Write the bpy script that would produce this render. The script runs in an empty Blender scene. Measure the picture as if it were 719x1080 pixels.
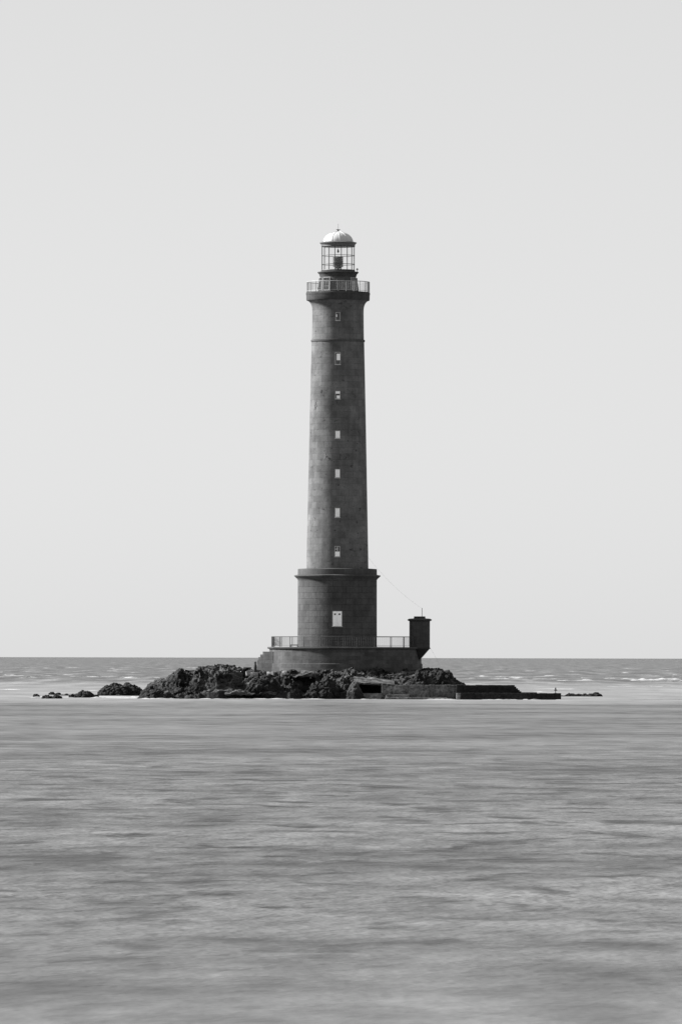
import bpy, bmesh, math, random
import numpy as np
from mathutils import Vector, Matrix, noise

random.seed(7)
np.random.seed(7)
R = math.radians
PI = math.pi
SC = bpy.context.scene
COL = SC.collection

# ------------------------------------------------------------------ camera geometry
F = 7680.0            # focal length in pixels of the 719 x 1080 photograph
HC = 4.475            # eye height above the water
D0 = 800.0            # distance to the tower axis (tower stands at the origin)
PX0, PY0 = 359.5, 693.5
ROLL = 0.0023

def W(px, py, y=0.0):
    """world X, Z of a photo pixel for something standing at depth y"""
    s = (D0 + y) / F
    dx, dy = px - PX0, PY0 - py
    return (dx - ROLL * dy) * s, HC + (dy + ROLL * dx) * s
def X(px, y=0.0, py=720): return W(px, py, y)[0]
def Z(py, y=0.0, px=356): return W(px, py, y)[1]
S = D0 / F
TX = X(355.5, 0, 693.5)      # tower axis
PXC = X(364, 0, 693.5)       # platform centre

# ------------------------------------------------------------------ numpy noise
def _h(ix, iy, k):
    v = np.sin(ix * 127.1 + iy * 311.7 + k * 74.7) * 43758.5453
    return v - np.floor(v)
def vnoise(x, y, k=0):
    ix, iy = np.floor(x), np.floor(y)
    fx, fy = x - ix, y - iy
    fx = fx * fx * fx * (fx * (fx * 6 - 15) + 10); fy = fy * fy * fy * (fy * (fy * 6 - 15) + 10)
    a = _h(ix, iy, k); b = _h(ix + 1, iy, k); c = _h(ix, iy + 1, k); d = _h(ix + 1, iy + 1, k)
    return (a + (b - a) * fx) * (1 - fy) + (c + (d - c) * fx) * fy
def fbm(x, y, k=0, o=4, g=.5):
    r = 0; a = 1; t = 0
    for i in range(o):
        r = r + a * vnoise(x * 2 ** i + i * 17.3, y * 2 ** i - i * 9.1, k + i); t += a; a *= g
    return r / t
def facets(x, y, k, tilt=1.0, jump=.5):
    """height of broken tilted blocks: nearest-cell random planes, with cracks between"""
    ix, iy = np.floor(x), np.floor(y)
    best = np.full(x.shape, 9e9); sec = np.full(x.shape, 9e9); val = np.zeros(x.shape)
    for ox in (-1, 0, 1):
        for oy in (-1, 0, 1):
            cx, cy = ix + ox, iy + oy
            px = cx + _h(cx, cy, k); py = cy + _h(cx, cy, k + 3)
            d = (x - px) ** 2 + (y - py) ** 2
            v = jump * (_h(cx, cy, k + 5) - .5) + tilt * ((_h(cx, cy, k + 7) - .5) * (x - px) + (_h(cx, cy, k + 9) - .5) * (y - py))
            m = d < best
            sec = np.where(m, best, np.minimum(sec, d))
            val = np.where(m, v, val); best = np.where(m, d, best)
    gap = np.sqrt(sec) - np.sqrt(best)
    return val - .25 * np.exp(-gap * 9)

# ------------------------------------------------------------------ materials
def nodes_mat(name):
    m = bpy.data.materials.new(name); m.use_nodes = True
    nt = m.node_tree
    return m, nt, nt.nodes['Principled BSDF'], nt.nodes['Material Output']
def N(nt, t, **kw):
    n = nt.nodes.new(t)
    for k, v in kw.items():
        if k.startswith('i_'): n.inputs[k[2:].replace('_', ' ')].default_value = v
        else: setattr(n, k, v)
    return n
def ramp(nt, src, stops, interp='LINEAR'):
    r = N(nt, 'ShaderNodeValToRGB'); e = r.color_ramp.elements; r.color_ramp.interpolation = interp
    while len(e) < len(stops): e.new(.5)
    for q, (p, v) in zip(e, stops): q.position = p; q.color = (v, v, v, 1)
    nt.links.new(src, r.inputs[0]); return r.outputs[0]
def math_(nt, op, a, b=None, clamp=False):
    n = N(nt, 'ShaderNodeMath', operation=op, use_clamp=clamp)
    for i, v in enumerate((a, b)):
        if v is None: continue
        if isinstance(v, (int, float)): n.inputs[i].default_value = v
        else: nt.links.new(v, n.inputs[i])
    return n.outputs[0]
def mix_(nt, f, a, b, mode='MIX'):
    n = N(nt, 'ShaderNodeMix', data_type='RGBA', blend_type=mode)
    for s, v in ((0, f), (6, a), (7, b)):
        if isinstance(v, (int, float)): n.inputs[s].default_value = v if s == 0 else (v, v, v, 1)
        else: nt.links.new(v, n.inputs[s])
    return n.outputs[2]
def mapping(nt, src, scale):
    mp = N(nt, 'ShaderNodeMapping'); mp.inputs['Scale'].default_value = scale
    nt.links.new(src, mp.inputs[0]); return mp.outputs[0]
def noise_(nt, vec, scale, detail=4, rough=.55, dist=0):
    n = N(nt, 'ShaderNodeTexNoise'); n.inputs['Scale'].default_value = scale; n.inputs['Detail'].default_value = detail
    n.inputs['Roughness'].default_value = rough; n.inputs['Distortion'].default_value = dist
    nt.links.new(vec, n.inputs['Vector']); return n.outputs['Fac']
def bump_(nt, bs, h, strength, dist, prev=None):
    b = N(nt, 'ShaderNodeBump'); b.inputs['Strength'].default_value = strength; b.inputs['Distance'].default_value = dist
    nt.links.new(h, b.inputs['Height'])
    if prev is not None: nt.links.new(prev, b.inputs['Normal'])
    nt.links.new(b.outputs[0], bs.inputs['Normal']); return b.outputs[0]

def masonry(name, a, b, mortar, bw=.95, bh=.65, ms=.018, wear=.35, bumps=.5, pits=.0, course=1.0):
    m, nt, bs, out = nodes_mat(name)
    uv = N(nt, 'ShaderNodeUVMap').outputs[0]
    ob = N(nt, 'ShaderNodeTexCoord').outputs['Object']
    wob = noise_(nt, ob, 1.2, 3)
    br = N(nt, 'ShaderNodeTexBrick'); br.offset = .5
    nt.links.new(uv, br.inputs['Vector'])
    for k, v in (('Scale', 1.0), ('Mortar Size', ms), ('Mortar Smooth', .4), ('Bias', 0.0), ('Brick Width', bw), ('Row Height', bh)):
        br.inputs[k].default_value = v
    br.inputs['Color1'].default_value = (a, a, a, 1); br.inputs['Color2'].default_value = (b, b, b, 1); br.inputs['Mortar'].default_value = (mortar,) * 3 + (1,)
    # joints fade where the pointing is sound
    br2 = N(nt, 'ShaderNodeTexBrick'); br2.offset = .5
    nt.links.new(uv, br2.inputs['Vector'])
    for k, v in (('Scale', 1.0), ('Mortar Size', 0.0), ('Bias', 0.0), ('Brick Width', bw), ('Row Height', bh)):
        br2.inputs[k].default_value = v
    br2.inputs['Color1'].default_value = (a, a, a, 1); br2.inputs['Color2'].default_value = (b, b, b, 1)
    jf = ramp(nt, noise_(nt, ob, .7, 4), [(.35, .25 * course), (.62, course)])
    c = mix_(nt, jf, br2.outputs[0], br.outputs[0])
    big = ramp(nt, noise_(nt, ob, .45, 6, .6), [(.3, 1 - wear), (.7, 1.0 + wear * .35)])
    c = mix_(nt, 1.0, c, big, 'MULTIPLY')
    streak = ramp(nt, noise_(nt, mapping(nt, ob, (1.6, 1.6, .12)), 1.3, 5, .6), [(.38, 1 - wear * .8), (.6, 1.05)])
    c = mix_(nt, .45, c, streak, 'MULTIPLY')
    fine = ramp(nt, noise_(nt, ob, 6, 5, .7), [(.3, .75), (.7, 1.15)])
    c = mix_(nt, .8, c, fine, 'MULTIPLY')
    if pits > 0:
        pz = mix_(nt, 1.0, ramp(nt, noise_(nt, mapping(nt, ob, (1, 1, 1.3)), 1.5, 4, .65), [(.60, 1.0), (.68, 1 - pits)]),
                  ramp(nt, noise_(nt, ob, .25, 2), [(.45, 1), (.55, 0)]), 'LIGHTEN')
        c = mix_(nt, 1.0, c, pz, 'MULTIPLY')
    nt.links.new(c, bs.inputs['Base Color'])
    bs.inputs['Roughness'].default_value = .92; bs.inputs['Specular IOR Level'].default_value = .2
    n1 = bump_(nt, bs, br.outputs['Fac'], -bumps, .03) if False else None
    inv = math_(nt, 'SUBTRACT', 1.0, br.outputs['Fac'])
    n1 = bump_(nt, bs, inv, bumps * .7, .04)
    bump_(nt, bs, noise_(nt, ob, 3.5, 6, .7), bumps * .6, .10, n1)
    return m
def plain(name, v, rough=.6, metal=0, var=.2, scale=3, spec=.4):
    m, nt, bs, out = nodes_mat(name)
    ob = N(nt, 'ShaderNodeTexCoord').outputs['Object']
    c = ramp(nt, noise_(nt, ob, scale, 5, .6), [(.3, v * (1 - var)), (.7, v * (1 + var))])
    nt.links.new(c, bs.inputs['Base Color'])
    bs.inputs['Roughness'].default_value = rough; bs.inputs['Metallic'].default_value = metal; bs.inputs['Specular IOR Level'].default_value = spec
    return m
def rock_mat(name, dark, light, lich=.3, water_dark=True):
    m, nt, bs, out = nodes_mat(name)
    ge = N(nt, 'ShaderNodeNewGeometry')
    pos = ge.outputs['Position']
    a = ramp(nt, noise_(nt, mapping(nt, pos, (1, 1, 1.7)), .32, 7, .72, .3), [(.40, dark), (.50, (dark + light) / 2.6), (.60, light)])
    f = ramp(nt, noise_(nt, pos, 3.2, 6, .7), [(.35, .35), (.5, 1), (.68, 1.6)])
    c = mix_(nt, 1, a, f, 'MULTIPLY')
    sep = N(nt, 'ShaderNodeSeparateXYZ'); nt.links.new(pos, sep.inputs[0])
    sn = N(nt, 'ShaderNodeSeparateXYZ'); nt.links.new(ge.outputs['Normal'], sn.inputs[0])
    # pale lichen and gravel lie on the flat upper ledges
    up = math_(nt, 'MULTIPLY', ramp(nt, sn.outputs[2], [(.75, 0), (.95, 1)]), ramp(nt, noise_(nt, pos, .8, 5, .7), [(.5, 0), (.62, 1)]))
    hi = N(nt, 'ShaderNodeMapRange'); hi.inputs[1].default_value = 1.2; hi.inputs[2].default_value = 2.4; nt.links.new(sep.outputs[2], hi.inputs[0])
    lo2 = ramp(nt, sep.outputs[2], [(.0, 0), (.62, 0), (.8, 1), (.98, 1), (1.0, 0)])
    up = math_(nt, 'MULTIPLY', up, math_(nt, 'MAXIMUM', hi.outputs[0], lo2))
    c = mix_(nt, math_(nt, 'MULTIPLY', up, .8), c, lich)
    # tide-wet weed zone
    wl = math_(nt, 'ADD', sep.outputs[2], math_(nt, 'MULTIPLY', noise_(nt, pos, .6, 4), 1.2))
    wm = N(nt, 'ShaderNodeMapRange'); wm.inputs[1].default_value = .9; wm.inputs[2].default_value = 1.7; nt.links.new(wl, wm.inputs[0])
    if water_dark:
        c = mix_(nt, wm.outputs[0], mix_(nt, 1, c, .55, 'MULTIPLY'), c)
    nt.links.new(c, bs.inputs['Base Color'])
    bs.inputs['Roughness'].default_value = .88; bs.inputs['Specular IOR Level'].default_value = .22
    n1 = bump_(nt, bs, noise_(nt, pos, 2.3, 8, .72), .9, .25)
    return m

M = {}
M['shaft'] = masonry('weathered_granite_render', .108, .142, .045, bw=1.0, bh=.66, ms=.022, wear=.42, bumps=.45, pits=.7, course=.6)
M['drum'] = masonry('coursed_granite', .062, .078, .026, bw=.98, bh=.655, ms=.024, wear=.42, bumps=.7, course=1.0)
M['cornice'] = masonry('cornice_granite', .06, .08, .05, bw=1.2, bh=5, ms=.01, wear=.35, bumps=.3)
M['platform'] = masonry('platform_granite', .062, .092, .03, bw=.9, bh=.42, ms=.015, wear=.4, bumps=.5, course=.8)
M['turret'] = masonry('turret_granite', .045, .058, .03, bw=.7, bh=.4, ms=.015, wear=.35, bumps=.5, course=.7)
M['balcony'] = masonry('balcony_granite', .05, .07, .03, bw=1.1, bh=.9, ms=.014, wear=.5, bumps=.4)
M['gallery'] = masonry('gallery_stone', .07, .09, .045, bw=.8, bh=.5, ms=.012, wear=.3, bumps=.3)
M['white'] = plain('white_paint', .42, .5, var=.07, scale=2)
M['rail_white'] = plain('pale_railing_paint', .28, .5, var=.15)
M['shutter'] = plain('white_shutter_paint', .88, .55, var=.05)
M['frame'] = plain('pale_stone_frame', .35, .8, var=.15)
M['dark_glass'] = plain('dark_window_glass', .02, .12, var=.1, spec=.6)
M['iron'] = plain('dark_iron', .04, .6, metal=.0, var=.3)
M['lantern_iron'] = plain('lantern_bar_paint', .05, .55, var=.2)
M['ring'] = plain('lantern_roof_ring_paint', .09, .6, var=.3, scale=5)
M['interior'] = plain('interior_dark', .03, .8)
M['optic'] = plain('lens_prism', .06, .25, var=.4, scale=9, spec=.6)
M['cable'] = plain('grey_cable', .4, .6)
M['concrete'] = rock_mat('worn_concrete', .07, .17, .3, False)
M['concrete_pale'] = rock_mat('pale_concrete', .14, .24, .3, False)
M['wet_wall'] = rock_mat('wet_dark_stone_wall', .012, .022, .04, False)
M['rock'] = rock_mat('islet_rock', .005, .052, .17)
M['ledge'] = rock_mat('ledge_rock', .02, .10, .2, False)
M['rock_dark'] = rock_mat('black_sea_rock', .006, .022, .03)

# glass of the lantern: clear thin panes with a faint sheen
gm, nt, bs, out = nodes_mat('lantern_glass')
tr = N(nt, 'ShaderNodeBsdfTransparent'); tr.inputs[0].default_value = (.97, .97, .97, 1)
gl = N(nt, 'ShaderNodeBsdfGlossy'); gl.inputs['Roughness'].default_value = .08
mx = N(nt, 'ShaderNodeMixShader'); mx.inputs[0].default_value = .05; nt.links.new(tr.outputs[0], mx.inputs[1]); nt.links.new(gl.outputs[0], mx.inputs[2])
nt.links.new(mx.outputs[0], out.inputs[0]); M['glass'] = gm

# ------------------------------------------------------------------ object helpers
def link(name, me, mat, parent=None, loc=None):
    o = bpy.data.objects.new(name, me); COL.objects.link(o)
    if mat is not None: me.materials.append(mat)
    if parent is not None: o.parent = parent
    if loc is not None: o.location = loc
    return o
def tag(o, label=None, cat=None, group=None, kind=None):
    if label: o['label'] = label
    if cat: o['category'] = cat
    if group: o['group'] = group
    if kind: o['kind'] = kind
    return o
def empty(name, loc=(0, 0, 0), rz=0):
    o = bpy.data.objects.new(name, None); COL.objects.link(o); o.location = loc; o.rotation_euler = (0, 0, rz); o.empty_display_size = .5
    return o
class MB:
    """collects solids, builds ONE mesh object; uv layer in metres"""
    def __init__(s): s.bm = bmesh.new(); s.uv = s.bm.loops.layers.uv.new('UVMap')
    def face(s, co, uvs=None, smooth=False):
        vs = [s.bm.verts.new(c) for c in co]
        f = s.bm.faces.new(vs); f.smooth = smooth
        for i, l in enumerate(f.loops):
            l[s.uv].uv = uvs[i] if uvs else (co[i][0] + co[i][1], co[i][2])
        return f
    def box(s, x0, x1, y0, y1, z0, z1, bev=0.0):
        co = [(x, y, z) for z in (z0, z1) for y in (y0, y1) for x in (x0, x1)]
        vs = [s.bm.verts.new(c) for c in co]
        fs = []
        for q in ((0, 2, 3, 1), (4, 5, 7, 6), (0, 1, 5, 4), (1, 3, 7, 5), (3, 2, 6, 7), (2, 0, 4, 6)):
            f = s.bm.faces.new([vs[i] for i in q]); fs.append(f)
        if bev:
            es = list({e for f in fs for e in f.edges})
            g = bmesh.ops.bevel(s.bm, geom=es, offset=bev, segments=2, affect='EDGES', profile=.6)
            fs = list({f for v in g['verts'] for f in v.link_faces} | {f for f in fs if f.is_valid})
        for f in fs:
            if not f.is_valid: continue
            for l in f.loops:
                c = l.vert.co; l[s.uv].uv = (c.x + c.y, c.z)
        return s
    def tube(s, p, q, r, seg=6, r2=None):
        p, q = Vector(p), Vector(q); d = q - p; L = d.length
        if L < 1e-6: return s
        r2 = r if r2 is None else r2
        zq = d.to_track_quat('Z', 'Y')
        a = []; b = []
        for i in range(seg):
            t = 2 * PI * i / seg; v = Vector((math.cos(t), math.sin(t), 0))
            a.append(s.bm.verts.new(p + zq @ (v * r))); b.append(s.bm.verts.new(q + zq @ (v * r2)))
        for i in range(seg):
            j = (i + 1) % seg
            f = s.bm.faces.new((a[i], a[j], b[j], b[i])); f.smooth = seg > 6
        s.bm.faces.new(a[::-1]); s.bm.faces.new(b)
        return s
    def path(s, pts, r, seg=5):
        for p, q in zip(pts[:-1], pts[1:]): s.tube(p, q, r, seg)
        return s
    def ring(s, cx, cy, rad, z, r, n=64, a0=0, a1=2 * PI, seg=6):
        """bar of small radius r bent round a circle"""
        closed = abs(a1 - a0 - 2 * PI) < 1e-6
        cols = []
        for i in range(n if closed else n + 1):
            t = a0 + (a1 - a0) * i / n; c = []
            for k in range(seg):
                u = 2 * PI * k / seg
                rr = rad + r * math.cos(u)
                c.append(s.bm.verts.new((cx + rr * math.cos(t), cy + rr * math.sin(t), z + r * math.sin(u))))
            cols.append(c)
        m = len(cols)
        for i in range(m if closed else m - 1):
            A, B = cols[i], cols[(i + 1) % m]
            for k in range(seg):
                j = (k + 1) % seg
                f = s.bm.faces.new((A[k], B[k], B[j], A[j])); f.smooth = True
        return s
    def lathe(s, prof, cx=0, cy=0, seg=96, a0=PI / 2, a1=PI / 2 + 2 * PI, cap=True, jag=None):
        """prof: (radius, z) from bottom to top; uv u = arc length at the widest radius"""
        rm = max(p[0] for p in prof)
        closed = abs(a1 - a0 - 2 * PI) < 1e-6
        rows = []
        for (r, z) in prof:
            row = []
            for i in range(seg if closed else seg + 1):
                t = a0 + (a1 - a0) * i / seg
                row.append(s.bm.verts.new((cx + r * math.cos(t), cy + r * math.sin(t), z)))
            rows.append(row)
        for k in range(len(prof) - 1):
            A, B = rows[k], rows[k + 1]
            vv = prof[k][1], prof[k + 1][1]
            for i in range(seg):
                j = (i + 1) % len(A)
                if prof[k][0] < 1e-4 and prof[k + 1][0] < 1e-4: continue
                f = s.bm.faces.new((A[i], A[j], B[j], B[i])); f.smooth = True
                u0, u1 = rm * (a1 - a0) * i / seg, rm * (a1 - a0) * (i + 1) / seg
                for l, w in zip(f.loops, ((u0, vv[0]), (u1, vv[0]), (u1, vv[1]), (u0, vv[1]))): l[s.uv].uv = w
        if cap and closed:
            for row, z, flip in ((rows[0], prof[0][1], True), (rows[-1], prof[-1][1], False)):
                f = s.bm.faces.new(row[::-1] if flip else row)
                for l in f.loops: l[s.uv].uv = (l.vert.co.x, l.vert.co.y)
        return s
    def build(s, name, mat, parent=None, ang=32, loc=None):
        bmesh.ops.remove_doubles(s.bm, verts=[v for v in s.bm.verts if False], dist=1e-5)
        me = bpy.data.meshes.new(name); s.bm.normal_update(); s.bm.to_mesh(me); s.bm.free()
        try: me.set_sharp_from_angle(angle=R(ang))
        except Exception: pass
        return link(name, me, mat, parent, loc)
def copy_tree(o, parent=None):
    c = o.copy(); COL.objects.link(c)
    if parent is not None: c.parent = parent
    for ch in [q for q in bpy.data.objects if q.parent == o]: copy_tree(ch, c)
    return c

# ================================================================== LIGHTHOUSE
def zz(py): return Z(py, 0, 356)
LH = tag(empty('lighthouse', (TX, 0, zz(682))), 'tall round granite lighthouse with white domed lantern standing on the rocky islet', 'lighthouse')
B = zz(682)                       # local z = world z - B
def lz(py): return zz(py) - B
px = S

# base drum
m = MB().lathe([(41.9 * px, -.3), (41.7 * px, lz(660)), (41.6 * px, lz(611.5))], seg=128)
drum = m.build('tower_base', M['drum'], LH)
m = MB().lathe([(41.9 * px, lz(611.5)), (42.4 * px, lz(610.4)), (43.6 * px, lz(609.6)), (44.6 * px, lz(608.4)), (45.4 * px, lz(608.0)), (45.5 * px, lz(606.9)), (42.0 * px, lz(606.3))], seg=128)
m.build('cornice', M['cornice'], LH)
m = MB().lathe([(41.7 * px, lz(606.3)), (41.6 * px, lz(600.6)), (41.2 * px, lz(600.1)), (33.2 * px, lz(599.6))], seg=128)
m.build('parapet_course', M['cornice'], LH)
# shaft
def shaft_r(py): return np.interp(py, [325, 360, 400, 450, 500, 540, 575, 598], [27.0, 27.65, 28.6, 29.7, 30.7, 31.5, 32.2, 32.6]) * px
prof = [(float(shaft_r(p)), lz(p)) for p in (599.6, 580, 560, 540, 520, 500, 480, 460, 440, 420, 400, 380, 361)]
m = MB().lathe(prof, seg=128); m.build('tower_shaft', M['shaft'], LH)
m = MB().lathe([(27.7 * px, lz(361.0)), (28.3 * px, lz(360.6)), (28.5 * px, lz(359.4)), (28.3 * px, lz(358.6)), (27.5 * px, lz(358.4))], seg=128)
m.build('string_course', M['cornice'], LH)
prof = [(27.4 * px, lz(358.4)), (27.1 * px, lz(340)), (27.0 * px, lz(330))]
prof += [(r_ * px, lz(p)) for r_, p in ((27.1, 326), (27.5, 323.5), (28.2, 321.4), (29.2, 319.6), (30.5, 318.2), (31.8, 317.4))]
m = MB().lathe(prof, seg=128); m.build('upper_shaft', M['shaft'], LH)
# balcony slab
m = MB().lathe([(31.8 * px, lz(317.4)), (33.0 * px, lz(317.1)), (33.35 * px, lz(316.3)), (33.4 * px, lz(311.6)), (33.7 * px, lz(311.2)), (33.7 * px, lz(309.1)), (33.2 * px, lz(308.4)), (20 * px, lz(308.2))], seg=128)
balc = m.build('balcony', M['balcony'], LH)
# balcony railing: top rail, middle rail and panels between posts
zr0, zr1 = lz(308.4), lz(297.6)
rr = 33.0 * px
brl = MB().ring(0, 0, rr, zr1, .038, 96).ring(0, 0, rr, zr0 + .12, .025, 96).build('balcony_railing', M['rail_white'], LH)
NB = 24
for k in range(NB):
    t0 = 2 * PI * k / NB
    MB().tube((rr * math.cos(t0), rr * math.sin(t0), zr0), (rr * math.cos(t0), rr * math.sin(t0), zr1 + .03), .04, 8).build('railing_post', M['rail_white'], brl)
    mb = MB()
    for i in range(1, 4):
        t = t0 + 2 * PI / NB * i / 4
        mb.tube((rr * math.cos(t), rr * math.sin(t), zr0 + .12), (rr * math.cos(t), rr * math.sin(t), zr1), .019, 6)
    mb.build('baluster', M['rail_white'], brl)
# gallery room under the lantern: stone drum pierced by dark tall windows
g0, g1 = lz(308.2), lz(292.4)
def gr(z): return (20.8 + (18.9 - 20.8) * (z - g0) / (g1 - g0)) * px
GAL = MB().lathe([(20.8 * px, g0), (20.3 * px, lz(304)), (18.9 * px, g1)], seg=96).build('gallery_room', M['gallery'], LH)
NW = 8
for k in range(NW):
    t = -PI / 2 + R(8) + 2 * PI * k / NW
    zc0, zc1 = lz(306.8), lz(293.6)
    def ring_pts(hw, dz0, dz1, off):
        pts = []
        for (sx, z) in ((-hw, zc0 + dz0), (hw, zc0 + dz0), (hw, zc1 + dz1), (-hw, zc1 + dz1)):
            r_ = gr(z) + off
            pts.append((r_, sx, z))
        return pts
    def to3(p): r_, sx, z = p; c, s_ = math.cos(t), math.sin(t); return (c * r_ - s_ * sx, s_ * r_ + c * sx, z)
    # dark glazed door-window, a thin slab
    a = ring_pts(.40, 0, 0, .05); b = ring_pts(.40, 0, 0, -.08)
    mb = MB(); A = [mb.bm.verts.new(to3(p)) for p in a]; Bv = [mb.bm.verts.new(to3(p)) for p in b]
    mb.bm.faces.new(A)
    for i in range(4): mb.bm.faces.new((A[i], Bv[i], Bv[(i + 1) % 4], A[(i + 1) % 4]))
    mb.build('gallery_window', M['dark_glass'], GAL)
    mb = MB()
    a = [to3(p) for p in ring_pts(.43, -.02, .03, .06)]
    for i in (0, 1, 2, 3): mb.tube(a[i], a[(i + 1) % 4], .028, 6)
    for fz in (.33, .66):
        z = zc0 + (zc1 - zc0) * fz; r_ = gr(z) + .06
        mb.tube(to3((r_, -.42, z)), to3((r_, .42, z)), .014, 5)
    mb.tube(to3((gr(zc0) + .06, 0, zc0)), to3((gr(zc1) + .06, 0, zc1)), .014, 5)
    mb.build('window_frame', M['rail_white'] if k in (7, 6) else M['frame'] if k % 2 else M['iron'], GAL)
# lantern gallery cornice
m = MB().lathe([(18.9 * px, lz(292.4)), (19.4 * px, lz(291.2)), (19.8 * px, lz(289.6)), (20.9 * px, lz(288.4)), (21.6 * px, lz(287.9)), (21.6 * px, lz(287.0)), (18.2 * px, lz(286.6)), (18.0 * px, lz(286.0)), (17.6 * px, lz(285.9)), (3 * px, lz(285.8))], seg=96)
m.build('lantern_gallery', M['balcony'], LH)
# small instrument mast at right of lantern gallery
mb = MB(); xa = 20.2 * px
mb.tube((xa, -.5, lz(287)), (xa, -.5, lz(283.4)), .035); mb.tube((xa - .14, -.5, lz(284.3)), (xa + .14, -.5, lz(284.3)), .03); mb.tube((xa, -.5, lz(284.9)), (xa, -.5, lz(283.2)), .07, 8)
mb.build('wind_sensor', M['iron'], LH)
# lantern
l0, l1 = lz(285.9), lz(259.6)
LR = 17.3 * px
LAN = MB().ring(0, 0, LR, l0 + .06, .07, 64).ring(0, 0, LR, lz(269.6), .032, 64).ring(0, 0, LR, lz(278.9), .036, 64).ring(0, 0, LR, l1 - .03, .06, 64).build('lantern', M['lantern_iron'], LH)
for k in range(16):
    t = -PI / 2 + 2 * PI * (k + .5) / 16
    c, s_ = math.cos(t), math.sin(t)
    MB().tube((LR * c, LR * s_, l0), (LR * c, LR * s_, l1), .042, 8).build('glazing_bar', M['lantern_iron'], LAN)
mb = MB()
mb.lathe([(LR - .05, l0), (LR - .05, l1)], seg=64, cap=False)
mb.build('glass', M['glass'], LAN)
# optic
OPT = MB()
zt, zb = lz(271.2), lz(281.2)
OPT.lathe([(.30, zb), (.44, zb + .12), (.40, zb + .14), (.49, zb + .26), (.44, zb + .28), (.50, zb + .42), (.45, zb + .44), (.50, zb + .60), (.45, zb + .62), (.49, zb + .78), (.42, zb + .80), (.44, zb + .92), (.34, zt - .02), (.2, zt)], seg=24)
opt = OPT.build('optic', M['optic'], LH)
mb = MB()
for k in range(8):
    t = 2 * PI * k / 8 + .2
    mb.tube((.53 * math.cos(t), .53 * math.sin(t), zb), (.53 * math.cos(t), .53 * math.sin(t), zt), .03)
for z in (zb, zt, (zt + zb) / 2): mb.ring(0, 0, .53, z, .035, 24)
mb.build('optic_frame', M['iron'], opt)
mb = MB()
for k in range(3):
    t = 2 * PI * k / 3 + .5
    mb.tube((.3 * math.cos(t), .3 * math.sin(t), zb), (.26 * math.cos(t), .26 * math.sin(t), l0), .05)
mb.lathe([(.14, l0), (.1, zb - .3), (.3, zb)], seg=16)
mb.build('pedestal', M['iron'], opt)
mb = MB(); mb.tube((0, 0, lz(262.5)), (0, 0, l1), .012)
mb.lathe([(.03, lz(266.6)), (.11, lz(265.8)), (.1, lz(264.6)), (.05, lz(263)), (.03, lz(262.4))], seg=12)
mb.build('standby_lamp', M['iron'], LH)
# roof
m = MB().lathe([(15.5 * px, lz(259.8)), (17.6 * px, lz(259.7)), (17.9 * px, lz(258.5)), (18.4 * px, lz(257.4)), (19.5 * px, lz(256.6)), (19.5 * px, lz(255.9)), (18.0 * px, lz(255.4)), (15.8 * px, lz(255.1))], seg=96)
m.build('roof_ring', M['ring'], LH)
pr = []
for i in range(13):
    u = i / 12 * PI / 2
    pr.append((max(.02, 15.7 * px * math.cos(u) ** 1.05), lz(255.3) + (lz(244.2) - lz(255.3)) * math.sin(u)))
DOME = MB().lathe(pr, seg=96).build('dome', M['white'], LH, ang=50)
for k in range(12):
    t = 2 * PI * k / 12 + .1
    mb = MB(); mb.path([((r_ + .005) * math.cos(t), (r_ + .005) * math.sin(t), z) for r_, z in pr[:-1]], .028, 6)
    mb.build('seam_rib', M['white'], DOME)
mb = MB()
mb.lathe([(.18, lz(244.6)), (.16, lz(243.9)), (.07, lz(243.6)), (.06, lz(243.1)), (.15, lz(242.7)), (.16, lz(242.2)), (.05, lz(241.8))], seg=16)
for a in (0, PI / 2, PI / 4, 3 * PI / 4):
    c, s_ = math.cos(a), math.sin(a)
    mb.tube((-.23 * c, -.23 * s_, lz(242.1)), (.23 * c, .23 * s_, lz(242.1)), .03)
mb.tube((0, 0, lz(242)), (0, 0, lz(236)), .014)
mb.build('finial', M['iron'], DOME)

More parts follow.
